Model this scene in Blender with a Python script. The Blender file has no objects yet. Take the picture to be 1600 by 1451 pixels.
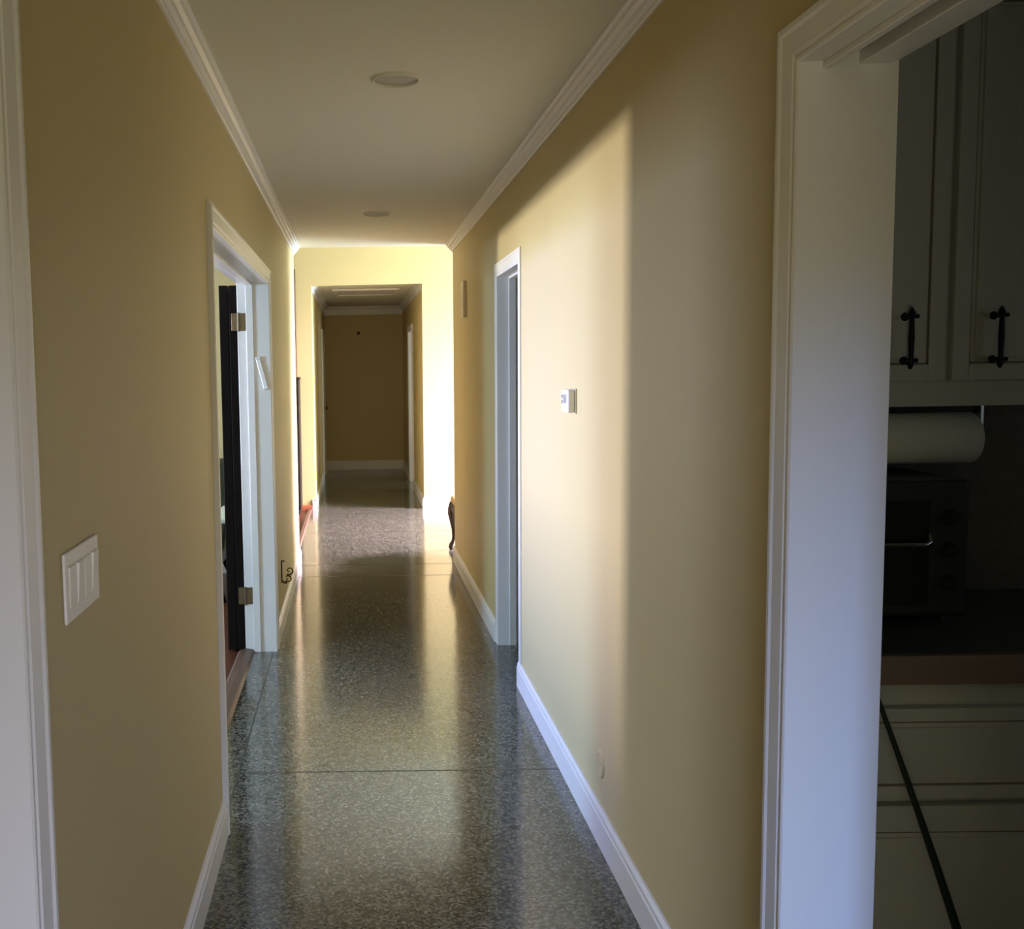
import bpy, bmesh, math, random
from mathutils import Vector, Matrix
random.seed(4)
C = bpy.context.scene.collection
PI = math.pi
S = bpy.context.scene

# ------------------------------------------------------------------ materials
def mat(name, col, rough=0.6, metal=0.0, bump=0.0, bscale=60, var=0.0, spec=0.5, coat=0.0):
    m = bpy.data.materials.new(name); m.use_nodes = True
    nt = m.node_tree; b = nt.nodes['Principled BSDF']
    b.inputs['Base Color'].default_value = (*col, 1)
    b.inputs['Roughness'].default_value = rough
    b.inputs['Metallic'].default_value = metal
    b.inputs['Specular IOR Level'].default_value = spec
    b.inputs['Coat Weight'].default_value = coat
    tc = nt.nodes.new('ShaderNodeTexCoord')
    n = nt.nodes.new('ShaderNodeTexNoise'); n.inputs['Scale'].default_value = bscale
    n.inputs['Detail'].default_value = 3
    nt.links.new(tc.outputs['Object'], n.inputs['Vector'])
    if var > 0:
        mx = nt.nodes.new('ShaderNodeMix'); mx.data_type = 'RGBA'
        mx.inputs[6].default_value = (*[c * (1 - var) for c in col], 1)
        mx.inputs[7].default_value = (*[min(1, c * (1 + var)) for c in col], 1)
        nt.links.new(n.outputs['Fac'], mx.inputs[0]); nt.links.new(mx.outputs[2], b.inputs['Base Color'])
    if bump > 0:
        bp = nt.nodes.new('ShaderNodeBump'); bp.inputs['Strength'].default_value = bump
        bp.inputs['Distance'].default_value = 0.002
        nt.links.new(n.outputs['Fac'], bp.inputs['Height']); nt.links.new(bp.outputs['Normal'], b.inputs['Normal'])
    return m

M = {}
M['wall'] = mat('ochre_wall_paint', (.53, .44, .222), .55, bump=.08, bscale=160, var=.02, spec=.3)
M['trim'] = mat('white_trim_paint', (.72, .71, .69), .33, var=.015, bscale=8)
M['ceil'] = mat('ceiling_paint', (.66, .64, .53), .8, bump=.05, bscale=120, spec=.2)
M['dark_wood'] = mat('dark_door_wood', (.010, .0075, .0065), .7, var=.35, bscale=14, spec=.06)
M['hutch'] = mat('dark_hutch_wood', (.012, .008, .005), .5, var=.3, bscale=12, spec=.2)
M['oak'] = mat('threshold_wood', (.09, .052, .033), .45, var=.25, bscale=30)
M['redwood'] = mat('red_baseboard_wood', (.30, .09, .04), .4, var=.25, bscale=20)
M['chair_wood'] = mat('chair_walnut', (.05, .025, .014), .35, var=.3, bscale=20)
M['brass'] = mat('aged_brass', (.20, .16, .10), .45, 1.0, var=.1, bscale=80)
M['bronze'] = mat('dark_bronze', (.10, .075, .045), .38, .9, var=.2, bscale=60)
M['chrome'] = mat('chrome', (.75, .76, .78), .12, 1.0)
M['plastic'] = mat('white_plastic', (.78, .77, .74), .35)
M['cream'] = mat('cream_plastic', (.72, .64, .48), .45)
M['lcd'] = mat('grey_display', (.28, .30, .30), .2)
M['lens'] = mat('frosted_lens', (.36, .35, .27), .5, var=.04, bscale=40)
M['cab'] = mat('painted_cabinet', (.59, .60, .56), .4, var=.02, bscale=10)
M['groove'] = mat('cabinet_groove_lines', (.22, .19, .15), .5)  # darker lines along the inner panel edges
M['iron'] = mat('black_iron', (.012, .012, .012), .4, .6)
M['granite'] = mat('dark_granite', (.12, .12, .12), .4, var=.6, bscale=180)
M['edge'] = mat('brown_counter_edge', (.24, .18, .145), .5, var=.15, bscale=60)
M['splash'] = mat('dark_backsplash', (.17, .15, .115), .5, var=.3, bscale=30)
M['black'] = mat('black_enamel', (.035, .037, .04), .4)
M['knob'] = mat('matte_black_plastic', (.035, .036, .038), .8, spec=.1)
M['blackglass'] = mat('black_glass', (.025, .027, .030), .15)
M['paper'] = mat('paper_towel', (.80, .80, .76), .9, bump=.3, bscale=90)
M['green_pole'] = mat('dark_green_pole', (.010, .022, .015), .4)
M['leather'] = mat('dark_green_leather', (.018, .026, .014), .3, bump=.1, bscale=90, var=.2)
M['pale'] = mat('arm_top_highlight', (.62, .70, .58), .6, bump=.1, bscale=120)  # pale tone paints the caught light on the armchair arm tops
M['tan'] = mat('tan_upholstery', (.55, .36, .17), .8, bump=.2, bscale=200)
M['strip'] = mat('zinc_divider', (.045, .043, .035), .35, .3)
M['alu'] = mat('window_white', (.78, .78, .78), .4)

def terrazzo():
    m = bpy.data.materials.new('green_grey_terrazzo'); m.use_nodes = True
    nt = m.node_tree; b = nt.nodes['Principled BSDF']
    tc = nt.nodes.new('ShaderNodeTexCoord')
    no = nt.nodes.new('ShaderNodeTexNoise'); no.inputs['Scale'].default_value = 60; no.inputs['Detail'].default_value = 2
    add = nt.nodes.new('ShaderNodeMix'); add.data_type = 'RGBA'; add.blend_type = 'ADD'
    add.inputs[0].default_value = .012
    nt.links.new(tc.outputs['Object'], no.inputs['Vector'])
    nt.links.new(tc.outputs['Object'], add.inputs[6]); nt.links.new(no.outputs['Color'], add.inputs[7])
    v = nt.nodes.new('ShaderNodeTexVoronoi'); v.inputs['Scale'].default_value = 125
    nt.links.new(add.outputs[2], v.inputs['Vector'])
    sep = nt.nodes.new('ShaderNodeSeparateColor'); nt.links.new(v.outputs['Color'], sep.inputs[0])
    r = nt.nodes.new('ShaderNodeValToRGB'); r.color_ramp.interpolation = 'CONSTANT'
    e = r.color_ramp.elements
    e[0].position = 0; e[0].color = (.016, .017, .013, 1)
    e[1].position = .27; e[1].color = (.065, .068, .053, 1)
    for p, c in ((.46, (.115, .117, .093, 1)), (.74, (.155, .155, .127, 1)), (.92, (.21, .205, .17, 1))):
        x = e.new(p); x.color = c
    nt.links.new(sep.outputs[0], r.inputs[0])
    # large slow variation of the aggregate mix
    n2 = nt.nodes.new('ShaderNodeTexNoise'); n2.inputs['Scale'].default_value = 5
    nt.links.new(tc.outputs['Object'], n2.inputs['Vector'])
    mp = nt.nodes.new('ShaderNodeMapRange'); mp.inputs[3].default_value = .76; mp.inputs[4].default_value = 1.0
    nt.links.new(n2.outputs['Fac'], mp.inputs[0])
    mul = nt.nodes.new('ShaderNodeMix'); mul.data_type = 'RGBA'; mul.blend_type = 'MULTIPLY'; mul.inputs[0].default_value = 1
    nt.links.new(r.outputs[0], mul.inputs[6]); nt.links.new(mp.outputs[0], mul.inputs[7])
    nt.links.new(mul.outputs[2], b.inputs['Base Color'])
    b.inputs['Roughness'].default_value = .13
    b.inputs['Specular IOR Level'].default_value = .5; b.inputs['IOR'].default_value = 1.75
    n3 = nt.nodes.new('ShaderNodeTexNoise'); n3.inputs['Scale'].default_value = 3.0
    nt.links.new(tc.outputs['Object'], n3.inputs['Vector'])
    bp = nt.nodes.new('ShaderNodeBump'); bp.inputs['Strength'].default_value = .03; bp.inputs['Distance'].default_value = .01
    nt.links.new(n3.outputs['Fac'], bp.inputs['Height']); nt.links.new(bp.outputs['Normal'], b.inputs['Normal'])
    return m
M['terrazzo'] = terrazzo()

def planks():
    m = bpy.data.materials.new('red_wood_planks'); m.use_nodes = True
    nt = m.node_tree; b = nt.nodes['Principled BSDF']
    tc = nt.nodes.new('ShaderNodeTexCoord')
    mp = nt.nodes.new('ShaderNodeMapping'); mp.inputs['Rotation'].default_value = (0, 0, PI / 2)
    nt.links.new(tc.outputs['Object'], mp.inputs['Vector'])
    br = nt.nodes.new('ShaderNodeTexBrick')
    br.inputs['Scale'].default_value = 1; br.inputs['Brick Width'].default_value = 1.1; br.inputs['Row Height'].default_value = .09
    br.inputs['Mortar Size'].default_value = .0015
    br.inputs['Color1'].default_value = (.10, .034, .018, 1); br.inputs['Color2'].default_value = (.075, .025, .014, 1)
    br.inputs['Mortar'].default_value = (.05, .02, .01, 1)
    nt.links.new(mp.outputs[0], br.inputs['Vector']); nt.links.new(br.outputs['Color'], b.inputs['Base Color'])
    b.inputs['Roughness'].default_value = .3
    return m
M['planks'] = planks()

def glass():
    m = bpy.data.materials.new('window_glass'); m.use_nodes = True
    nt = m.node_tree; nt.nodes.clear()
    o = nt.nodes.new('ShaderNodeOutputMaterial'); t = nt.nodes.new('ShaderNodeBsdfTransparent')
    g = nt.nodes.new('ShaderNodeBsdfGlossy'); g.inputs['Roughness'].default_value = .02
    f = nt.nodes.new('ShaderNodeFresnel'); mx = nt.nodes.new('ShaderNodeMixShader')
    nt.links.new(f.outputs[0], mx.inputs[0]); nt.links.new(t.outputs[0], mx.inputs[1]); nt.links.new(g.outputs[0], mx.inputs[2])
    nt.links.new(mx.outputs[0], o.inputs[0])
    return m
M['glass'] = glass()

# ------------------------------------------------------------------ helpers
def bm_new(): return bmesh.new()
def box(bm, x0, x1, y0, y1, z0, z1):
    v = [bm.verts.new(p) for p in ((x0,y0,z0),(x1,y0,z0),(x1,y1,z0),(x0,y1,z0),(x0,y0,z1),(x1,y0,z1),(x1,y1,z1),(x0,y1,z1))]
    for f in ((0,3,2,1),(4,5,6,7),(0,1,5,4),(1,2,6,5),(2,3,7,6),(3,0,4,7)): bm.faces.new([v[i] for i in f])
def bbox(bm, x0, x1, y0, y1, z0, z1, r=.004, seg=2):
    t = bmesh.new(); box(t, x0, x1, y0, y1, z0, z1)
    bmesh.ops.bevel(t, geom=t.edges[:], offset=r, segments=seg, affect='EDGES', profile=.5)
    me = bpy.data.meshes.new('t'); t.to_mesh(me); t.free(); bm.from_mesh(me); bpy.data.meshes.remove(me)
def prism(bm, prof, axis, a, b):
    """prof: list of (u,v) polygon; extruded along axis from a to b. axis 'y': (x=u,z=v); 'x': (y=u,z=v); 'z': (x=u,y=v)"""
    def P(u, v, t):
        return {'y': (u, t, v), 'x': (t, u, v), 'z': (u, v, t)}[axis]
    A = [bm.verts.new(P(u, v, a)) for u, v in prof]; B = [bm.verts.new(P(u, v, b)) for u, v in prof]
    n = len(prof)
    for i in range(n): bm.faces.new((A[i], A[(i+1) % n], B[(i+1) % n], B[i]))
    bm.faces.new(A[::-1]); bm.faces.new(B)
def tube(bm, pts, rad, seg=10, caps=True):
    pts = [Vector(p) for p in pts]; n = len(pts)
    rr = rad if isinstance(rad, (list, tuple)) else [rad] * n
    rings = []; up = None
    for i, p in enumerate(pts):
        d = (pts[min(i+1, n-1)] - pts[max(i-1, 0)]).normalized()
        if up is None:
            up = Vector((0,0,1)) if abs(d.z) < .9 else Vector((1,0,0))
        s = d.cross(up).normalized(); up = s.cross(d).normalized()
        rings.append([bm.verts.new(p + rr[i] * (math.cos(2*PI*k/seg) * s + math.sin(2*PI*k/seg) * up)) for k in range(seg)])
    for i in range(n-1):
        for k in range(seg): bm.faces.new((rings[i][k], rings[i][(k+1) % seg], rings[i+1][(k+1) % seg], rings[i+1][k]))
    if caps: bm.faces.new(rings[0][::-1]); bm.faces.new(rings[-1])
def lathe(bm, prof, seg=32, M4=None):
    """prof [(r,z)] about z; M4 places it"""
    M4 = M4 or Matrix.Identity(4); rings = []
    for r, z in prof:
        if r < 1e-6: rings.append([bm.verts.new(M4 @ Vector((0,0,z)))])
        else: rings.append([bm.verts.new(M4 @ Vector((r*math.cos(2*PI*k/seg), r*math.sin(2*PI*k/seg), z))) for k in range(seg)])
    for a, b in zip(rings, rings[1:]):
        for k in range(seg):
            k2 = (k+1) % seg
            if len(a) == 1 and len(b) == 1: continue
            if len(a) == 1: bm.faces.new((a[0], b[k], b[k2]))
            elif len(b) == 1: bm.faces.new((a[k], a[k2], b[0]))
            else: bm.faces.new((a[k], a[k2], b[k2], b[k]))
def obj(name, bm, m, parent=None, smooth=False, bevel=0, loc=None):
    bmesh.ops.recalc_face_normals(bm, faces=bm.faces[:])
    me = bpy.data.meshes.new(name); bm.to_mesh(me); bm.free()
    me.materials.append(M[m] if isinstance(m, str) else m)
    if smooth:
        for p in me.polygons: p.use_smooth = True
    o = bpy.data.objects.new(name, me); C.objects.link(o)
    if loc: o.location = loc
    if parent: o.parent = parent
    if bevel:
        bv = o.modifiers.new('bevel', 'BEVEL'); bv.width = bevel; bv.segments = 2; bv.limit_method = 'ANGLE'
    return o
def tag(o, label=None, cat=None, kind=None, group=None):
    if label: o['label'] = label
    if cat: o['category'] = cat
    if kind: o['kind'] = kind
    if group: o['group'] = group
    return o
def thing(name, label, cat, loc=(0,0,0), rz=0, group=None, kind=None):
    o = bpy.data.objects.new(name, None); C.objects.link(o); o.location = loc; o.rotation_euler = (0,0,rz)
    return tag(o, label, cat, kind, group)
def struct(name, bm, m, label, cat, bevel=0):
    return tag(obj(name, bm, m, bevel=bevel), label, cat, 'structure')
def Mx(loc, axis='z'):
    """matrix sending local z onto a world axis"""
    R = {'z': Matrix.Identity(4), 'x': Matrix.Rotation(PI/2, 4, 'Y'), '-x': Matrix.Rotation(-PI/2, 4, 'Y'),
         'y': Matrix.Rotation(-PI/2, 4, 'X'), '-y': Matrix.Rotation(PI/2, 4, 'X'), '-z': Matrix.Rotation(PI, 4, 'X')}[axis]
    return Matrix.Translation(loc) @ R

# ------------------------------------------------------------------ dimensions
XL, XR = -.464, .780         # hall faces
TL, TR = .150, .150          # wall thicknesses
CH = 2.503                   # hall ceiling
HALL_END = 8.08
PORT = 11.19                 # portal wall face
END = 15.70
C2 = 2.455
XL2, XR2 = -.455, .745       # second hall
MIDC = 2.86

def wall_along_y(bm, x0, x1, y0, y1, z0, z1, holes):
    """box wall running along y with rectangular holes (ya,yb,za,zb)"""
    ys = y0
    for ya, yb, za, zb in sorted(holes):
        box(bm, x0, x1, ys, ya, z0, z1)
        if zb < z1: box(bm, x0, x1, ya, yb, zb, z1)
        if za > z0: box(bm, x0, x1, ya, yb, z0, za)
        ys = yb
    box(bm, x0, x1, ys, y1, z0, z1)
def wall_along_x(bm, y0, y1, x0, x1, z0, z1, holes):
    xs = x0
    for xa, xb, za, zb in sorted(holes):
        box(bm, xs, xa, y0, y1, z0, z1)
        if zb < z1: box(bm, xa, xb, y0, y1, zb, z1)
        if za > z0: box(bm, xa, xb, y0, y1, z0, za)
        xs = xb
    box(bm, xs, x1, y0, y1, z0, z1)

J = .018
LD = (3.365, 5.525, 2.015)    # left double doorway: y0, y1, head z
LN = (.45, 1.350, 2.03)       # near left doorway
RK = (.95, 1.810, 2.060)      # kitchen doorway
RD = (4.875, 5.590, 2.030)    # right doorway

# ------------------------------------------------------------------ floors
bm = bm_new()
box(bm, -.60, 3.4, -1.5, 8.08, -.05, 0); box(bm, -.50, 4.7, 8.08, 11.4, -.05, 0); box(bm, -.60, 2.9, 11.4, 15.9, -.05, 0)
fl = struct('floor', bm, 'terrazzo', 'polished grey-green speckled terrazzo floor of the hallway', 'floor')
bm = bm_new()
for y in (3.823, 7.55, 8.00): box(bm, XL, XR, y-.004, y+.004, 0, .0006)
box(bm, -.477, -.470, 3.383, 5.507, 0, .0006)
for y in (9.6,): box(bm, XL, 4.0, y-.0025, y+.0025, 0, .0006)
obj('divider_strip', bm, 'strip', fl)
bm = bm_new(); box(bm, -4.3, -.60, 2.35, 8.08, -.05, -.002); box(bm, -4.3, -.585, -1.5, 2.35, -.05, -.002); box(bm, -4.6, -.54, 8.08, 11.4, -.05, 0)
struct('floor_wood', bm, 'planks', 'red brown plank floor of the rooms left of the hallway', 'floor')
bm = bm_new(); prism(bm, [(-.545, .001), (-.535, .018), (-.505, .018), (-.495, .001)], 'y', 8.2, 11.165)
struct('trim_1', bm, 'oak', 'low wooden edge strip between red plank floor and terrazzo', 'floor trim')

# ------------------------------------------------------------------ hall walls
bm = bm_new()
wall_along_y(bm, XL-TL, XL, -1.3, HALL_END, 0, CH, [(LN[0]-J, LN[1]+J, 0, LN[2]+J), (LD[0]-J, LD[1]+J, 0, LD[2]+J)])
struct('wall_left', bm, 'wall', 'ochre hallway wall on the left with the four-switch plate', 'wall')
bm = bm_new()
wall_along_y(bm, XR, XR+TR, -1.3, HALL_END, 0, CH, [(RK[0]-J, RK[1]+J, 0, RK[2]+.085), (RD[0]-J, RD[1]+J, 0, RD[2]+J)])
struct('wall_right', bm, 'wall', 'ochre hallway wall on the right with the thermostat', 'wall')
bm = bm_new(); wall_along_x(bm, -1.42, -1.30, XL-TL, XR+TR, 0, CH, [(-.40, .72, .35, 2.30)])
struct('wall_back', bm, 'wall', 'ochre wall closing the hallway behind the viewpoint', 'wall')
bm = bm_new(); box(bm, XL-TL, XR+TR, -1.42, HALL_END+.02, CH, CH+.12)
struct('ceiling', bm, 'ceil', 'plain off-white ceiling of the near hallway', 'ceiling')

# ------------------------------------------------------------------ crown moulding, baseboards
def crown_prof(xw, s, zc, p=.052, d=.060):
    q = [(0, 0), (p, 0), (p, -.009), (p*.80, -.013), (p*.74, -.024), (p*.52, -.031), (p*.46, -.041), (p*.24, -.046), (p*.20, -d+.004), (p*.14, -d), (0, -d)]
    return [(xw + s*u, zc + v) for u, v in q]
def base_prof(xw, s, h=.122, t=.016):
    q = [(0, 0), (t, 0), (t, h-.030), (t*.8, h-.024), (t*.8, h-.012), (t*.35, h), (0, h)]
    return [(xw + s*u, v) for u, v in q]
CW = .072                     # casing width
for nm, xw, s, lab in (('trim_2', XL, 1, 'white stepped crown moulding above the left hallway wall'), ('trim_3', XR, -1, 'white stepped crown moulding above the right hallway wall')):
    bm = bm_new(); prism(bm, crown_prof(xw, s, CH), 'y', -1.3, HALL_END+.02)
    struct(nm, bm, 'trim', lab, 'crown moulding')
def baseboard(nm, xw, s, spans, lab):
    bm = bm_new()
    for a, b in spans: prism(bm, base_prof(xw, s), 'y', a, b)
    struct(nm, bm, 'trim', lab, 'baseboard')
baseboard('baseboard_left', XL, 1, [(-1.3, LN[0]-CW), (LN[1]+CW, LD[0]-CW), (LD[1]+CW, HALL_END+.012)], 'white baseboard along the left hallway wall')
baseboard('baseboard_right', XR, -1, [(-1.3, RK[0]-CW), (RK[1]+CW, RD[0]-.012), (RD[1]+CW, HALL_END+.012)], 'white baseboard along the right hallway wall')

# ------------------------------------------------------------------ doorways
def casing(bm, xw, s, ya, yb, zt, w=CW, k=1.0):
    """mitred door casing on the plane x = xw, projecting towards s"""
    prof = [(0, 0), (0, .010), (.004, .0125), (.010, .0125), (.014, .009), (.020, .0135), (w-.018, .0165), (w-.012, .020), (w-.003, .020), (w, .017), (w, 0)]
    rows = []
    for u, t in prof:
        x = xw + s*t*k
        rows.append([bm.verts.new(p) for p in ((x, ya-u, 0), (x, ya-u, zt+u), (x, yb+u, zt+u), (x, yb+u, 0))])
    n = len(rows)
    for i in range(n-1):
        for k in range(3): bm.faces.new((rows[i][k], rows[i][k+1], rows[i+1][k+1], rows[i+1][k]))
    bm.faces.new([r[0] for r in rows]); bm.faces.new([r[3] for r in rows])
def door_frame(nm, lab, xa, xb, hall_s, o, head=True, stop_x=None, k=1.0):
    """xa..xb wall thickness (xa<xb); o=(y0,y1,zt); casing on the hall face"""
    y0, y1, zt = o
    d = thing(nm, lab, 'doorway', ((xa+xb)/2, (y0+y1)/2, 0), kind='structure')
    cx, cy = d.location.x, d.location.y
    face = xb if hall_s > 0 else xa
    back = xa if hall_s > 0 else xb
    bm = bm_new(); casing(bm, face-cx, hall_s, y0-cy, y1-cy, zt, CW, k); obj('casing', bm, 'trim', d)
    bm = bm_new(); casing(bm, back-cx, -hall_s, y0-cy, y1-cy, zt); obj('rear_casing', bm, 'trim', d)
    bm = bm_new()
    box(bm, xa-cx, xb-cx, y0-J-cy, y0-cy, 0, zt+J); box(bm, xa-cx, xb-cx, y1-cy, y1+J-cy, 0, zt+J)
    if head: box(bm, xa-cx, xb-cx, y0-cy, y1-cy, zt, zt+J)
    obj('jamb', bm, 'trim', d)
    if stop_x:
        a, b = stop_x; bm = bm_new()
        box(bm, a-cx, b-cx, y0-cy, y0+.012-cy, 0, zt); box(bm, a-cx, b-cx, y1-.012-cy, y1-cy, 0, zt)
        box(bm, a-cx, b-cx, y0+.012-cy, y1-.012-cy, zt-.012, zt); obj('door_stop', bm, 'trim', d, bevel=.002)
    return d, cx, cy

d, cx, cy = door_frame('door_1', 'white cased doorway at the left edge, nearest on the left wall', XL-TL, XL, 1, LN)
d, cx, cy = door_frame('door_2', 'white cased doorway on left wall with dark door folded into the room', XL-TL, XL, 1, LD, stop_x=(-.578, -.540))
# threshold
bm = bm_new(); prism(bm, [(-.668-cx, 0), (-.655-cx, .015), (-.620-cx, .021), (-.588-cx, .015), (-.575-cx, 0)], 'y', LD[0]-cy, LD[1]-cy)
tag(obj('threshold', bm, 'oak', d), 'brown wooden threshold strip')
# dark folding door: two leaves folded together against the far jamb, standing into the room
for k in range(2):
    bm = bm_new(); box(bm, -.050, 0, 0, .95, .012, 2.006)
    t = obj('door_leaf', bm, 'dark_wood', d, bevel=.004); t.location = (-.621-k*.0515-cx, 5.533-cy, 0); t.rotation_euler = (0, 0, math.radians(7.2))
    tag(t, 'dark brown folded door leaf nearest the jamb' if k == 0 else 'dark brown folded door leaf further into the room')
for z in (1.81, .315):
    bm = bm_new()
    bbox(bm, -.613-cx, -.581-cx, LD[1]-.0025-cy, LD[1]+.001-cy, z-.047, z+.047, .001, 1)
    tube(bm, [(-.620-cx, LD[1]-.004-cy, z-.050), (-.620-cx, LD[1]-.004-cy, z+.050)], .0065)
    for k in (-.03, 0, .03): lathe(bm, [(0, .001), (.004, .0005), (.004, -.001)], 8, Mx((-.597-cx, LD[1]-.0028-cy, z+k), '-y'))
    bbox(bm, -.658-cx, -.622-cx, LD[1]-.0015-cy, LD[1]+.002-cy, z-.047, z+.047, .001, 1)
    tag(obj('hinge', bm, 'brass', d), 'upper brass hinge' if z > 1 else 'lower brass hinge')

d, cx, cy = door_frame('door_3', 'white cased kitchen doorway with sliding-door slot in its head', XR, XR+TR, -1, RK, head=False)
bm = bm_new(); zt = RK[2]
box(bm, XR-cx, XR+.046-cx, RK[0]-cy, RK[1]-cy, zt, zt+J); box(bm, XR+.092-cx, XR+TR-cx, RK[0]-cy, RK[1]-cy, zt-.006, zt+J)
box(bm, XR+.030-cx, XR+.046-cx, RK[0]-cy, RK[1]-cy, zt-.012, zt)
obj('head_jamb', bm, 'trim', d, bevel=.002)
bm = bm_new(); tk = zt+.05
box(bm, XR+.048-cx, XR+.090-cx, RK[0]-cy, RK[1]-cy, tk-.012, tk+.025)  # track widened in dark iron to paint the shade inside the slot
tag(obj('track', bm, 'iron', d), 'dark metal sliding-door track, widened as painted shade of the slot')
d, cx, cy = door_frame('door_4', 'narrow white cased doorway on the right wall past the thermostat', XR, XR+TR, -1, RD, stop_x=(XR+.060, XR+.098), k=.4)

# ------------------------------------------------------------------ left room
bm = bm_new(); wall_along_y(bm, -4.30, -4.18, 2.35, 7.85, 0, CH, [(3.00, 4.00, .84, 2.15), (4.20, 6.05, .84, 2.15), (6.30, 7.40, .84, 2.15)])
struct('wall_living_far_left', bm, 'wall', 'outer wall of the room behind the left doorway, with windows', 'wall')
bm = bm_new(); box(bm, -4.30, XL-TL, 7.75, 7.85, 0, CH)
struct('wall_living_end', bm, 'wall', 'pale ochre wall seen through the left doorway beside the dark door', 'wall')
bm = bm_new(); box(bm, -4.30, XL-TL, 2.25, 2.35, 0, CH)
struct('wall_living_front', bm, 'wall', 'partition between the two rooms left of the hallway', 'wall')
bm = bm_new(); box(bm, -4.30, XL-TL, -1.5, 7.85, CH, CH+.1)
struct('ceiling_living', bm, 'ceil', 'white ceiling of the rooms left of the hallway', 'ceiling')
bm = bm_new(); prism(bm, [(7.75 - (u-0), v) for u, v in base_prof(0, 1)], 'x', -4.18, XL-TL)
struct('baseboard_living', bm, 'trim', 'white baseboard below the wall seen through the left doorway', 'baseboard')
def window(nm, lab, axis, c, a0, a1, z0, z1, depth=.12):
    """axis 'x': wall plane normal is x at centre c; spans a0..a1"""
    w = thing(nm, lab, 'window', (c, (a0+a1)/2, z0) if axis == 'x' else ((a0+a1)/2, c, z0), kind='structure')
    h = (a1-a0)/2; H_ = z1-z0; f = .045; mull = [-.012, .012]
    def bx(bm, p, q, za, zb, t=.03):
        if axis == 'x': box(bm, -t, t, p, q, za, zb)
        else: box(bm, p, q, -t, t, za, zb)
    bm = bm_new(); bx(bm, -h, h, 0, f); bx(bm, -h, h, H_-f, H_); bx(bm, -h, -h+f, f, H_-f); bx(bm, h-f, h, f, H_-f); bx(bm, -.012, .012, f, H_-f, .02)
    obj('window_frame', bm, 'alu', w)
    bm = bm_new(); bx(bm, -h+f, -.012, f, H_-f, .003); bx(bm, .012, h-f, f, H_-f, .003); obj('pane', bm, 'glass', w)
    return w
window('window_1', 'white framed window of the room behind the left doorway', 'x', -4.24, 4.20, 6.05, .84, 2.15)
window('window_2', 'narrower white framed window of the room behind the left doorway', 'x', -4.24, 6.30, 7.40, .84, 2.15)
window('window_3', 'white framed window closing the hallway behind the viewpoint', 'y', -1.36, -.40, .72, .35, 2.30)

window('window_6', 'white framed window nearest the viewpoint behind the left doorway', 'x', -4.24, 3.00, 4.00, .84, 2.15)
# near-left room shell, right rooms shell
bm = bm_new(); box(bm, -3.3, -3.2, -1.5, 2.25, 0, CH); box(bm, -3.2, XL-TL, -1.5, -1.4, 0, CH)
struct('wall_study', bm, 'wall', 'walls of the small room left of the viewpoint', 'wall')
bm = bm_new()
box(bm, XR+TR, 3.4, 2.82, 2.92, 0, CH); wall_along_y(bm, 3.3, 3.4, -.6, 2.82, 0, CH, [(.3, 1.5, 1.1, 2.1)]); box(bm, XR+TR, 3.4, -.7, -.6, 0, CH)
struct('wall_kitchen', bm, 'wall', 'ochre kitchen walls around the dark cabinets', 'wall')
bm = bm_new(); box(bm, XR+TR, 3.4, -.7, 7.6, CH, CH+.1)
struct('ceiling_kitchen', bm, 'ceil', 'ceiling of the rooms right of the hallway', 'ceiling')
bm = bm_new(); box(bm, XR+TR, 2.6, 4.2, 4.3, 0, CH); box(bm, 2.5, 2.6, 4.3, 7.0, 0, CH); box(bm, XR+TR, 2.6, 7.0, 7.1, 0, CH)
struct('wall_bathroom', bm, 'wall', 'walls of the small room behind the right doorway', 'wall')

window('window_5', 'added unseen kitchen window out of view on the right', 'x', 3.35, .3, 1.5, 1.1, 2.1)  # unseen window added to go with the kitchen fill lamp
# ------------------------------------------------------------------ middle room
bm = bm_new(); wall_along_x(bm, 7.96, HALL_END, XR+TR, 4.7, 0, MIDC, []); box(bm, XL-TL, XR+TR, 7.90, HALL_END, CH+.12, MIDC)
box(bm, -4.6, XL-TL, 7.96, HALL_END, 0, MIDC)
struct('wall_middle_front', bm, 'wall', 'near walls of the bright middle room on both sides of the hallway', 'wall')
bm = bm_new()
wall_along_x(bm, PORT, PORT+.12, -4.6, 4.7, 0, MIDC, [(XL2, XR2, 0, C2)])
struct('wall_portal', bm, 'wall', 'sunlit yellow wall with the opening to the far hallway', 'wall')
bm = bm_new(); wall_along_y(bm, 4.6, 4.72, 7.96, PORT+.12, 0, MIDC, [(8.55, 10.9, .25, 2.45)])
struct('wall_middle_right', bm, 'wall', 'right wall of the middle room with its large window', 'wall')
window('window_4', 'large window lighting the middle room from the right', 'x', 4.66, 8.55, 10.9, .25, 2.45)
bm = bm_new(); box(bm, -4.72, -4.6, 7.96, PORT+.12, 0, MIDC)
struct('wall_middle_left', bm, 'wall', 'far left wall of the middle room', 'wall')
bm = bm_new(); box(bm, -4.72, 4.72, 7.9, PORT+.12, MIDC, MIDC+.1)
struct('ceiling_middle', bm, 'ceil', 'higher white ceiling of the middle room', 'ceiling')
bm = bm_new(); prism(bm, [(PORT - u, v) for u, v in base_prof(0, 1)], 'x', XR2, 4.6); prism(bm, [(PORT - u, v) for u, v in base_prof(0, 1)], 'x', -.485, XL2)
struct('baseboard_portal', bm, 'trim', 'white baseboard at the foot of the sunlit portal wall', 'baseboard')
bm = bm_new(); prism(bm, [(PORT - u, v*.6) for u, v in base_prof(0, 1, .10, .02)], 'x', -2.4, -.487)
struct('baseboard_wood', bm, 'redwood', 'reddish wooden baseboard left of the far hallway opening', 'baseboard')

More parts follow.
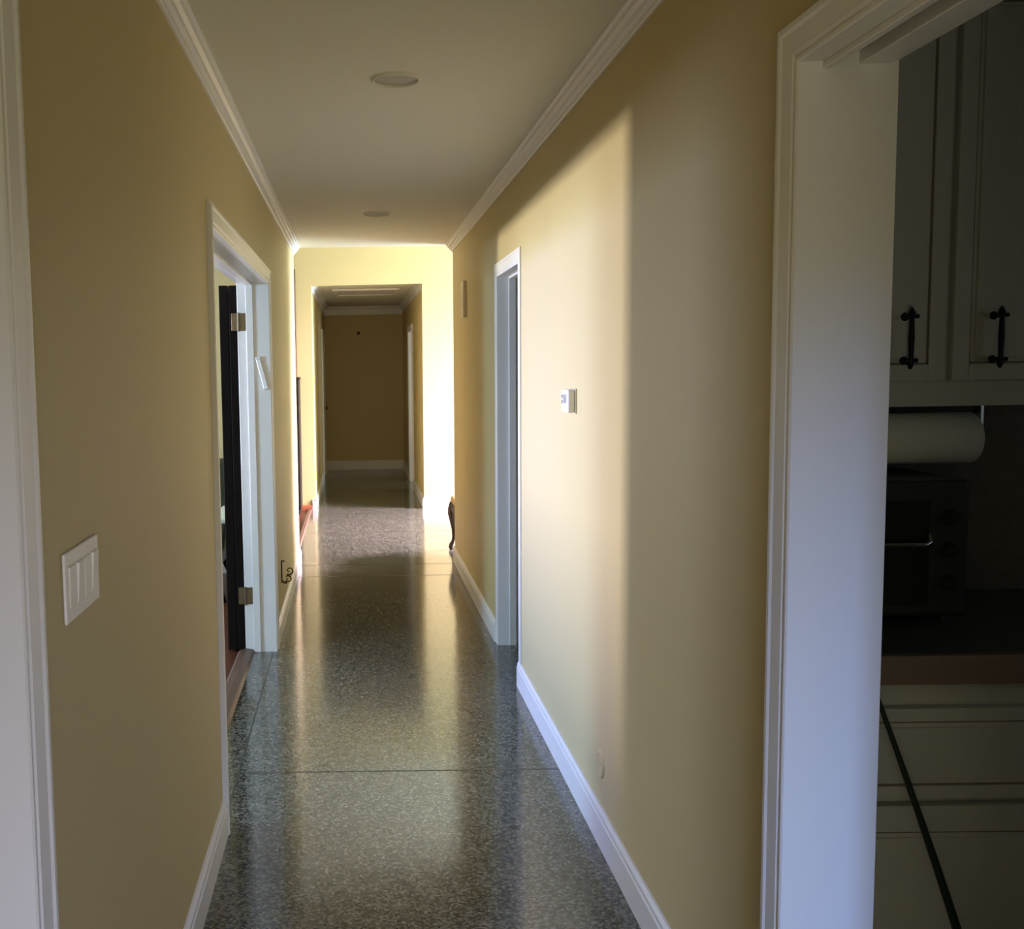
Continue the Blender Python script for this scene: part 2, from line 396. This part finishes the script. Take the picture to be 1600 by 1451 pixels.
# ------------------------------------------------------------------ far hallway
bm = bm_new(); box(bm, XL2-.12, XL2, PORT+.12, END, 0, C2+.04); struct('wall_far_left', bm, 'wall', 'left wall of the dim far hallway', 'wall')
FD = (13.10, 13.95, 2.03)
bm = bm_new(); wall_along_y(bm, XR2, XR2+.12, PORT+.12, END, 0, C2+.04, [(FD[0]-J, FD[1]+J, 0, FD[2]+J)]); struct('wall_far_right', bm, 'wall', 'right wall of the dim far hallway', 'wall')
bm = bm_new(); wall_along_y(bm, 2.8, 2.9, 12.5, 14.9, 0, C2+.04, [(13.0, 14.2, .9, 2.1)]); box(bm, XR2+.12, 2.8, 12.5, 12.6, 0, C2+.04); box(bm, XR2+.12, 2.8, 14.8, 14.9, 0, C2+.04)
struct('wall_far_bedroom', bm, 'wall', 'walls of the room right of the far hallway', 'wall')
bm = bm_new(); box(bm, XR2+.12, 2.9, 12.5, 14.9, C2+.04, C2+.14); struct('ceiling_far_bedroom', bm, 'ceil', 'ceiling of the room right of the far hallway', 'ceiling')
window('window_7', 'added unseen window of the room right of the far hallway', 'x', 2.85, 13.0, 14.2, .9, 2.1)  # unseen window added to go with the far hallway fill lamp
door_frame('door_6', 'white cased doorway on the right of the far hallway', XR2, XR2+.12, -1, FD)
bm = bm_new(); box(bm, XL2-.12, XR2+.12, END, END+.1, 0, C2+.04); struct('wall_far_end', bm, 'wall', 'dim brown end wall of the far hallway', 'wall')
bm = bm_new(); box(bm, XL2-.12, XR2+.12, PORT+.12, END+.1, C2+.04, C2+.14); struct('ceiling_far', bm, 'ceil', 'ceiling of the far hallway', 'ceiling')
bm = bm_new()
prism(bm, crown_prof(XL2, 1, C2+.04, .06, .10), 'y', PORT+.12, END); prism(bm, crown_prof(XR2, -1, C2+.04, .06, .10), 'y', PORT+.12, END)
prism(bm, [(END-u, v) for u, v in crown_prof(0, 1, C2+.04, .06, .13)], 'x', XL2, XR2)
struct('trim_4', bm, 'trim', 'white crown moulding around the far hallway', 'crown moulding')
bm = bm_new()
prism(bm, base_prof(XL2, 1), 'y', PORT-.016, 14.20); prism(bm, base_prof(XR2, -1), 'y', PORT-.016, 13.1-CW); prism(bm, [(END-u, v) for u, v in base_prof(0, 1, .14)], 'x', XL2, XR2)
prism(bm, base_prof(XR2, -1), 'y', 13.95+CW, END)
struct('baseboard_far', bm, 'trim', 'white baseboard around the far hallway', 'baseboard')
for nm, xw, s, ya, yb, zt, lab in (('door_5', XL2, 1, 14.30, 15.1, 2.03, 'closed white door on the left of the far hallway'),):
    d = thing(nm, lab, 'door', (xw, (ya+yb)/2, 0), kind='structure')
    bm = bm_new(); casing(bm, 0, s, ya-d.location.y, yb-d.location.y, zt); obj('casing', bm, 'trim', d)
    bm = bm_new(); h = (yb-ya)/2
    box(bm, min(0, s*.006), max(0, s*.006), -h, h, .005, zt)
    for a, b in ((-h+.12, -.06), (.06, h-.12)):
        for za, zb in ((.2, .9), (1.05, 1.85)): box(bm, min(s*.006, s*.012), max(s*.006, s*.012), a, b, za, zb)
    obj('door_panel', bm, 'trim', d)
    bm = bm_new(); lathe(bm, [(0, .052), (.018, .05), (.025, .038), (.018, .024), (.009, .018), (.009, .004), (.024, .003), (.024, 0)], 16, Mx((s*.006, h-.07, .98), 'x' if s > 0 else '-x'))
    obj('door_knob', bm, 'brass', d, True)

# attic hatch in far ceiling
h = thing('attic_hatch', 'white framed hatch panel in the far hallway ceiling', 'hatch', (.15, 12.70, C2+.04))
bm = bm_new()
for a, b, c_, e_ in ((-.40, .40, -.45, -.39), (-.40, .40, .39, .45), (-.40, -.34, -.39, .39), (.34, .40, -.39, .39)): box(bm, a, b, c_, e_, -.022, 0)
obj('frame', bm, 'trim', h, bevel=.003)
bm = bm_new(); box(bm, -.34, .34, -.39, .39, -.012, 0); obj('panel', bm, 'trim', h)
# small dark hook on end wall
k = thing('wall_hook', 'tiny dark hook high on the end wall of the far hallway', 'hook', (.068, END, 2.09))
bm = bm_new(); lathe(bm, [(0, .008), (.022, .006), (.026, 0)], 20, Mx((0, 0, 0), '-y')); obj('rosette', bm, 'bronze', k, True)
bm = bm_new(); tube(bm, [(0, -.006, .004), (0, -.03, .004), (0, -.042, -.008), (0, -.036, -.022), (0, -.022, -.024)], .005); obj('hook', bm, 'bronze', k, True)

# ------------------------------------------------------------------ things on the hall walls
# four-gang rocker switch
def wall_thing(name, label, cat, loc): return thing(name, label, cat, loc)
p = wall_thing('light_switch', 'white four-gang rocker switch plate on the near left wall', 'light switch', (XL, 1.675, 1.211))
bm = bm_new(); bbox(bm, 0, .006, -.103, .103, -.057, .057, .0035, 3); obj('cover_plate', bm, 'plastic', p)
for i in range(4):
    y = -.069 + i*.046
    bm = bm_new(); box(bm, .0058, .0066, y-.0178, y+.0178, -.0345, .0345); obj('rocker_surround', bm, 'cream', p)
    bm = bm_new(); prism(bm, [(.006, -.0325), (.0075, -.0325), (.0115 if i % 2 else .0085, .0325), (.006, .0325)], 'y', y-.0162, y+.0162)
    obj('rocker', bm, 'plastic', p, bevel=.0006)
    for z in (-.0485, .0485):
        bm = bm_new(); lathe(bm, [(0, .0072), (.0028, .0068), (.0032, .0058)], 12, Mx((0, y, z), 'x')); obj('screw', bm, 'cream', p)
# thermostat
t = wall_thing('thermostat', 'small white digital thermostat on the right wall', 'thermostat', (XR+.001, 3.665, 1.422))
bm = bm_new(); bbox(bm, -.007, 0, -.062, .062, -.045, .045, .003, 2); obj('back_plate', bm, 'cream', t)
bm = bm_new(); bbox(bm, -.032, -.007, -.058, .058, -.041, .041, .006, 3); obj('body', bm, 'plastic', t)
bm = bm_new(); bbox(bm, -.0335, -.0315, -.030, .020, -.008, .024, .0008, 1); obj('display', bm, 'lcd', t)
for z in (.016, -.004):
    bm = bm_new(); bbox(bm, -.0345, -.0315, .030, .044, z-.006, z+.006, .001, 1); obj('button', bm, 'lcd', t)
# door chime
c_ = wall_thing('door_chime', 'tall cream box high on the right wall near the hallway end', 'door chime', (XR+.001, 7.19, 2.015))
bm = bm_new(); bbox(bm, -.026, 0, -.085, .085, -.125, .125, .004, 2); obj('housing', bm, 'cream', c_)
bm = bm_new()
for i in range(7): box(bm, -.0275, -.0255, -.06, .06, -.085+i*.028, -.078+i*.028)
obj('grille', bm, 'plastic', c_)
# round plate low on right wall
r = wall_thing('round_wall_plate', 'round wall-coloured cover plate low on the right wall', 'wall plate', (XR+.001, 3.222, .258))
bm = bm_new(); lathe(bm, [(0, .004), (.028, .0045), (.033, .006), (.038, .0085), (.043, .007), (.047, 0)], 40, Mx((0, 0, 0), '-x')); obj('plate', bm, 'wall', r, True)
bm = bm_new(); lathe(bm, [(0, .0075), (.005, .0065), (.006, .003)], 14, Mx((0, 0, 0), '-x')); obj('screw', bm, 'wall', r, True)
# scroll bracket on left wall
o = wall_thing('scroll_bracket', 'small bronze scrollwork bracket low on the left wall past the doorway', 'bracket', (XL, 6.10, .33))
bm = bm_new(); bbox(bm, 0, .008, -.012, .012, -.065, .072, .003, 2); obj('back_plate', bm, 'bronze', o)
def spiral(cx_, cz, r0, r1, a0, a1, n=26, y=0):
    return [(cx_ + (r0+(r1-r0)*i/n)*math.cos(a0+(a1-a0)*i/n), y, cz + (r0+(r1-r0)*i/n)*math.sin(a0+(a1-a0)*i/n)) for i in range(n+1)]
bm = bm_new()
tube(bm, spiral(.050, .008, .026, .006, -2.2, 5.0), [.005 - .002*i/26 for i in range(27)], 8)
obj('scroll', bm, 'bronze', o, True); bm = bm_new()
tube(bm, spiral(.042, -.044, .022, .005, 2.3, -5.0), [.0045 - .002*i/26 for i in range(27)], 8)
obj('scroll', bm, 'bronze', o, True); bm = bm_new()
tube(bm, [(.006, 0, .066), (.014, 0, .070), (.020, 0, .062)], .004, 8)
obj('top_hook', bm, 'bronze', o, True); bm = bm_new()
tube(bm, [(.006, 0, -.058), (.020, 0, -.066), (.034, 0, -.066)], .006, 8)
obj('arm', bm, 'bronze', o, True)
bm = bm_new(); lathe(bm, [(0, .009), (.007, .006), (.009, 0), (.007, -.006), (0, -.009)], 14, Mx((.030, -.006, -.058))); tag(obj('finial', bm, 'brass', o, True), 'shiny brass finial')
# mezuzah on far jamb of left doorway
bm = bm_new(); L_ = .088
m_ = wall_thing('mezuzah', 'slanted white slim case on the far jamb of the left doorway', 'mezuzah', (-.499, LD[1], 1.535)); m_.rotation_euler = (0, math.radians(-14), 0)
bbox(bm, -.0125, .0125, -.017, 0, -L_, L_, .004, 3); obj('case', bm, 'plastic', m_)
bm = bm_new(); bbox(bm, -.0135, .0135, -.019, 0, L_-.012, L_+.002, .003, 2); obj('end_cap', bm, 'trim', m_)
bm = bm_new(); bbox(bm, -.0135, .0135, -.019, 0, -L_-.002, -L_+.012, .003, 2); obj('end_cap', bm, 'trim', m_)
# recessed ceiling lights
for y, lab in ((3.478, 'round recessed ceiling light, unlit, nearest in the hallway'), (6.415, 'round recessed ceiling light, unlit, further down the hallway')):
    l = thing('recessed_downlight', lab, 'ceiling light', (.152, y, CH), group='recessed hallway lights')
    bm = bm_new(); lathe(bm, [(.073, -.001), (.0745, -.009), (.077, -.0105), (.081, -.007), (.084, 0)], 48); obj('trim_ring', bm, 'ceil', l, True)
    bm = bm_new(); lathe(bm, [(0, -.0045), (.04, -.004), (.0735, -.002)], 48); obj('lens', bm, 'lens', l, True)

# ------------------------------------------------------------------ kitchen things
CF = 2.19                    # base cabinet front
b = thing('base_cabinet', 'pale base cabinet with wide drawer under the brown-edged counter', 'cabinet', (1.45, CF, 0))
bm = bm_new(); box(bm, -.515, .75, .02, .60, .10, .843); box(bm, -.515, .75, .08, .60, 0, .10); obj('carcass', bm, 'cab', b)
def panel_front(bm, x0, x1, z0, z1, fr, t=.02):
    box(bm, x0, x1, 0, t, z0, z1)                          # slab
    for a, c1, d1, e1 in ((x0, x0+fr, z0, z1), (x1-fr, x1, z0, z1), (x0+fr, x1-fr, z0, z0+fr), (x0+fr, x1-fr, z1-fr, z1)): box(bm, a, c1, -.006, 0, d1, e1)
    g = .014
    box(bm, x0+fr+g, x1-fr-g, -.004, 0, z0+fr+g, z1-fr-g)
def groove(x0, x1, z0, z1, fr):
    bm = bm_new(); g = .004
    for a, c1, d1, e1 in ((x0+fr, x0+fr+g, z0+fr, z1-fr), (x1-fr-g, x1-fr, z0+fr, z1-fr), (x0+fr, x1-fr, z0+fr, z0+fr+g), (x0+fr, x1-fr, z1-fr-g, z1-fr)): box(bm, a, c1, -.0012, .0, d1, e1)
    return bm
bm = bm_new(); panel_front(bm, -.50, .74, .585, .79, .03); dr = obj('drawer', bm, 'cab', b, bevel=.002)
obj('groove_line', groove(-.50, .74, .585, .79, .03), 'groove', dr)
for x0, x1 in ((-.50, .115), (.125, .74)):
    bm = bm_new(); panel_front(bm, x0, x1, .115, .570, .06); dd = obj('door', bm, 'cab', b, bevel=.002)
    obj('groove_line', groove(x0, x1, .115, .570, .06), 'groove', dd)
ct = thing('countertop', 'dark stone countertop with a brown front edge on the base cabinet', 'countertop', (1.45, CF, .845))
bm = bm_new(); box(bm, -.515, .76, .0, .622, 0, .066); obj('slab', bm, 'granite', ct, bevel=.003)
bm = bm_new(); bbox(bm, -.515, .76, -.016, .001, 0, .0655, .004, 2); tag(obj('edge_band', bm, 'edge', ct), 'brown front edge')
bm = bm_new(); box(bm, XR+TR, 2.3, 2.808, 2.82, .911, 1.435); struct('trim_5', bm, 'splash', 'dark backsplash behind the counter', 'backsplash')
# upper cabinet with two doors
u = thing('upper_cabinet', 'pale two-door wall cabinet with dark iron pulls', 'cabinet', (1.42, 2.47, 1.435))
bm = bm_new(); box(bm, -.47, .47, .021, .348, 0, 1.0); obj('carcass', bm, 'cab', u)
for s, x0, x1, hxp in ((-1, -.455, -.008, -.107), (1, .008, .455, .103)):
    bm = bm_new(); panel_front(bm, x0, x1, .062, .98, .04); dd = obj('door', bm, 'cab', u, bevel=.002)
    obj('groove_line', groove(x0, x1, .062, .98, .04), 'groove', dd)
    bm = bm_new(); zc = .163
    tube(bm, [(hxp, -.034, zc-.072), (hxp, -.034, zc-.060), (hxp, -.036, zc-.045), (hxp, -.036, zc), (hxp, -.036, zc+.045), (hxp, -.034, zc+.060), (hxp, -.034, zc+.072)], [.003, .008, .0055, .007, .0055, .008, .003], 10)
    for z in (zc-.052, zc+.052):
        tube(bm, [(hxp, -.036, z), (hxp, -.004, z)], .006, 10); lathe(bm, [(0, .004), (.008, .003), (.010, 0)], 16, Mx((hxp, -.004, z), '-y'))
        tube(bm, [(hxp-.016, -.034, z), (hxp+.016, -.034, z)], [.005, .005], 8)
    tag(obj('pull', bm, 'iron', dd, True), 'dark iron pull')
# paper towel roll under the cabinet
pt = thing('paper_towel_holder', 'white paper towel roll hanging under the wall cabinet', 'paper towel', (1.43, 2.62, 1.348))
bm = bm_new(); lathe(bm, [(.019, -.14), (.062, -.14), (.065, -.137), (.065, .137), (.062, .14), (.019, .14), (.019, -.14)], 40, Mx((0, 0, 0), 'x')); obj('roll', bm, 'paper', pt, True)
bm = bm_new(); tube(bm, [(-.165, 0, 0), (.165, 0, 0)], .008)
for s in (-1, 1): bbox(bm, s*.158-.006, s*.158+.006, -.018, .018, -.02, .087, .003, 2)
obj('holder', bm, 'chrome', pt)
# toaster oven
ov = thing('toaster_oven', 'black countertop oven with a chrome handle under the towel roll', 'toaster oven', (1.245, 2.44, .911))
bm = bm_new(); bbox(bm, -.225, .225, 0, .33, .016, .350, .012, 3); obj('body', bm, 'black', ov)
bm = bm_new(); bbox(bm, -.205, .125, -.012, .002, .05, .30, .004, 2); od = obj('door', bm, 'blackglass', ov)
bm = bm_new(); tube(bm, [(-.17, -.012, .232), (-.17, -.034, .205), (-.16, -.038, .200), (.10, -.038, .200), (.112, -.036, .206), (.118, -.012, .236)], .0065, 10); tag(obj('handle', bm, 'chrome', od, True), 'chrome handle')
for z in (.10, .18, .26):
    bm = bm_new(); lathe(bm, [(0, .022), (.014, .021), (.018, .004), (.02, 0)], 20, Mx((.175, 0, z), '-y')); obj('knob', bm, 'knob', ov, True)
for sx in (-.19, .19):
    for sy in (.04, .29):
        bm = bm_new(); lathe(bm, [(0, 0), (.014, 0), (.012, .017), (0, .017)], 14, Mx((sx, sy, 0))); obj('foot', bm, 'black', ov)
# leaning pole
pl = thing('leaning_pole', 'slim dark green tapering pole leaning behind the kitchen door jamb', 'pole', (1.345, 2.0, 0))
bm = bm_new(); P0 = Vector((-.012, 0, .006)); P1 = Vector((-.400, -.03, 1.08)); n = 12
tube(bm, [P0.lerp(P1, i/n) + Vector((.012*math.sin(PI*i/n), 0, 0)) for i in range(n+1)], [.0125 - .0080*min(1, i/n/.8) for i in range(n+1)], 12); obj('shaft', bm, 'green_pole', pl, True)
bm = bm_new(); lathe(bm, [(0, 0), (.015, 0), (.016, .004), (.0155, .03), (.0128, .034), (0, .034)], 16, Mx((-.010, 0, 0))); obj('tip', bm, 'black', pl, True)

# ------------------------------------------------------------------ armchair in the left room
a = thing('armchair', 'dark green armchair with highlights painted on its arm tops behind the folded dark door', 'armchair', (-1.26, 7.08, 0))
bm = bm_new(); bbox(bm, -.28, .28, -.34, .26, .24, .42, .03, 3); obj('seat', bm, 'leather', a, True)
bm = bm_new(); bbox(bm, -.26, .26, -.33, .16, .42, .52, .035, 3); obj('seat_cushion', bm, 'leather', a, True)
bm = bm_new(); bbox(bm, -.38, .38, .20, .36, .24, .92, .05, 3); obj('backrest', bm, 'leather', a, True)
for s in (-1, 1):
    bm = bm_new()
    q = [(s*.27, .22), (s*.30, .55), (s*.40, .55), (s*.37, .38), (s*.33, .22)]
    prism(bm, q if s > 0 else q[::-1], 'y', -.36, .24); obj('armrest', bm, 'leather', a, bevel=.02)
    bm = bm_new(); bbox(bm, s*.35-.065, s*.35+.065, -.37, .25, .535, .585, .022, 3); tag(obj('lit_arm_top', bm, 'pale', a, True), 'arm top with its highlight painted pale green')
    for yy, k in ((-.30, -1), (.28, 1)):
        bm = bm_new(); tube(bm, [(s*.27, yy, .25), (s*.31, yy+k*.02, .12), (s*.36, yy+k*.05, 0)], [.032, .026, .018], 12); obj('leg', bm, 'dark_wood', a, True)

# ------------------------------------------------------------------ settee with cabriole legs; unseen length and back added to shade the floor
ch = thing('settee', 'dark wood settee with curved leg and tan seat peeking past right wall end, unseen length and back added for shade', 'settee', (1.50, 8.40, 0))
hx_, hy_ = .70, .225
bm = bm_new(); bbox(bm, -hx_-.004, hx_+.004, -hy_, hy_+.004, .40, .465, .024, 3); tag(obj('seat', bm, 'tan', ch, True), 'tan upholstered seat')
bm = bm_new()
for x0, x1, y0, y1 in ((-hx_, hx_, hy_-.025, hy_), (-hx_, hx_, -hy_, -hy_+.025), (-hx_, -hx_+.025, -hy_+.025, hy_-.025), (hx_-.025, hx_, -hy_+.025, hy_-.025)): bbox(bm, x0, x1, y0, y1, .335, .402, .005, 1)
obj('apron', bm, 'chair_wood', ch)
for sx in (-1, 1):
    for sy in (-1, 1):
        dx, dy = sx*.7071, sy*.7071*(1 if sy > 0 else .2); bx0, by0 = sx*(hx_-.022), sy*(hy_-.022)
        prof = [(.41, .006, .028), (.36, .018, .034), (.31, .022, .033), (.25, .012, .026), (.18, .000, .019), (.11, .000, .015), (.07, .010, .015), (.045, .026, .020), (.02, .034, .020), (0, .026, .014)]
        bm = bm_new(); tube(bm, [(bx0+dx*u_, by0+dy*u_, z) for z, u_, r_ in prof], [r_ for *_, r_ in prof], 12); obj('leg', bm, 'chair_wood', ch, True)
bm = bm_new(); zz = [.44, .75, .90]
for sx in (-1, 1): tube(bm, [(sx*(hx_-.06), -hy_+.03, .44), (sx*(hx_-.06), -hy_+.01, .72), (sx*(hx_-.08), -hy_-.005, .90)], [.02, .018, .018], 10)
tube(bm, [(-hx_+.08, -hy_-.005, .90), (-hx_*.5, -hy_-.008, .95), (0, -hy_-.008, .985), (hx_*.5, -hy_-.008, .95), (hx_-.08, -hy_-.005, .90)], [.02, .022, .028, .022, .02], 10)
obj('back_frame', bm, 'chair_wood', ch, True)
bm = bm_new(); bbox(bm, -hx_+.085, hx_-.085, -hy_+.005, -hy_+.055, .47, .89, .02, 3); tag(obj('back_cushion', bm, 'tan', ch, True), 'tan upholstered back')

# tall dark hutch left of the far opening
hu = thing('hutch', 'tall dark wooden hutch just visible beyond the left wall end', 'hutch', (-.940, PORT-.20, 0))
bm = bm_new(); box(bm, -.345, .345, -.17, .16, .06, 1.44); box(bm, -.33, .33, -.14, .16, 0, .06); obj('cabinet_body', bm, 'hutch', hu, bevel=.004)
bm = bm_new(); box(bm, -.352, .352, -.18, .16, 1.44, 1.47); obj('top', bm, 'hutch', hu, bevel=.004)
for s in (-1, 1):
    bm = bm_new(); panel_front(bm, .004 if s > 0 else -.335, .335 if s > 0 else -.004, .10, 1.40, .05); dd = obj('door', bm, 'hutch', hu); dd.location = (0, -.19, 0)
    bm = bm_new(); lathe(bm, [(0, .022), (.012, .018), (.006, .008), (.010, 0)], 14, Mx((s*.03, -.006, .85), '-y')); obj('knob', bm, 'brass', dd, True)
bm = bm_new(); box(bm, -.345, -.325, -.06, .16, 1.47, 2.62); box(bm, .300, .318, -.02, .16, 1.47, 2.62); box(bm, -.325, .300, -.02, .16, 2.58, 2.62)
for z in (1.85, 2.2): box(bm, -.325, .300, -.02, .16, z, z+.018)
tag(obj('shelf_rack', bm, 'oak', hu), 'lighter brown open rack')

# ------------------------------------------------------------------ light
def area(nm, loc, to, sx, sy, power, col, spread=PI):
    l = bpy.data.lights.new(nm, 'AREA'); l.shape = 'RECTANGLE'; l.size = sx; l.size_y = sy; l.energy = power; l.color = col; l.spread = spread
    o = bpy.data.objects.new(nm, l); C.objects.link(o); o.location = loc
    o.rotation_euler = (Vector(to) - Vector(loc)).to_track_quat('-Z', 'Y').to_euler()
    return o
# left room: daylight through its windows
area('window_horizon_daylight', (-6.0, 5.22, .98), (.78, 4.3, 1.3), .55, .30, 107.2, (1.000, 0.892, 0.823), math.radians(80))
area('window_skylight', (-4.10, 5.00, 1.88), (.78, 4.4, 1.15), 1.5, .34, 16.5, (0.095, 0.154, 1.000), math.radians(38))
area('window_daylight_wide', (-4.10, 6.85, 1.6), (.78, 2.6, 1.2), 1.0, .9, 152, (0.660, 0.742, 1.000))
area('window_skylight_near', (-4.10, 3.50, 1.6), (.8, 5.8, 1.1), .9, .9, 145.8, (0.389, 0.664, 1.000))
area('back_window_skylight', (.33, -1.22, 2.1), (.86, 1.81, .15), .25, .3, 7.7, (0.28, 0.46, 1.000), math.radians(50))
area('back_window_skylight_left', (.55, -1.22, 2.0), (-.53, 1.35, .5), .25, .3, 2.7, (0.506, 0.580, 1.000), math.radians(45))
area('near_hall_warm_fill', (.16, -1.22, .7), (.16, 1.8, 1.9), 1.0, .6, 17.5, (1.000, 0.900, 0.613))  # added warm fill lifting the near walls, ceiling and jamb tops
area('kitchen_fill_light', (3.2, .9, 1.6), (1.4, 2.2, 1.1), 1.1, .9, 1.0, (.78, .93, 1.0))  # added dim fill to lift the dark kitchen, source unseen
area('far_hall_fill_light', (2.72, 13.35, 1.5), (-.4, 14.5, 1.2), 1.0, 1.0, 30, (.9, .94, 1.0))  # added fill to brighten the far end wall, source unseen
area('middle_window_daylight', (4.5, 9.72, 1.5), (0, 10.1, 1.0), 2.2, 1.8, 808.8, (0.656, 0.854, 1.000))
area('middle_floor_fill', (4.5, 10.15, 2.25), (.2, 9.75, 0), 1.4, .4, 460, (1.000, 0.704, 0.866), math.radians(70))  # second lamp added to brighten the middle room floor
w = bpy.data.worlds.new('sky'); S.world = w; w.use_nodes = True
nt = w.node_tree; bg = nt.nodes['Background']
sk = nt.nodes.new('ShaderNodeTexSky'); sk.sky_type = 'NISHITA'; sk.sun_disc = False; sk.sun_elevation = math.radians(35)
nt.links.new(sk.outputs[0], bg.inputs[0]); bg.inputs[1].default_value = 0.013

# ------------------------------------------------------------------ camera
FL, CX, CY, PP, YAW, ROLL = 1594.80, 537.04, 718.77, .08918, -.01209, -.01735
cyw, syw = math.cos(YAW), math.sin(YAW)
f = Vector((syw*math.cos(PP), cyw*math.cos(PP), -math.sin(PP))); rr = Vector((cyw, -syw, 0)); uu = rr.cross(f)
r2 = math.cos(ROLL)*rr + math.sin(ROLL)*uu; u2 = -math.sin(ROLL)*rr + math.cos(ROLL)*uu
cam = bpy.data.cameras.new('camera'); co = bpy.data.objects.new('camera', cam); C.objects.link(co)
mw = Matrix((r2, u2, -f)).transposed().to_4x4(); mw.translation = (0, 0, 1.55); co.matrix_world = mw
cam.sensor_fit = 'HORIZONTAL'; cam.sensor_width = 36; cam.lens = 36*FL/1600
cam.shift_x = (800-CX)/1600; cam.shift_y = (CY-725.5)/1600
cam.clip_start = .05; cam.clip_end = 100
S.camera = co
S.view_settings.view_transform = 'Standard'; S.view_settings.look = 'None'; S.view_settings.gamma = 1; S.view_settings.use_curve_mapping = False
S.view_settings.exposure = 0
S.cycles.max_bounces = 12; S.cycles.diffuse_bounces = 8; S.cycles.glossy_bounces = 4; S.cycles.sample_clamp_indirect = 4
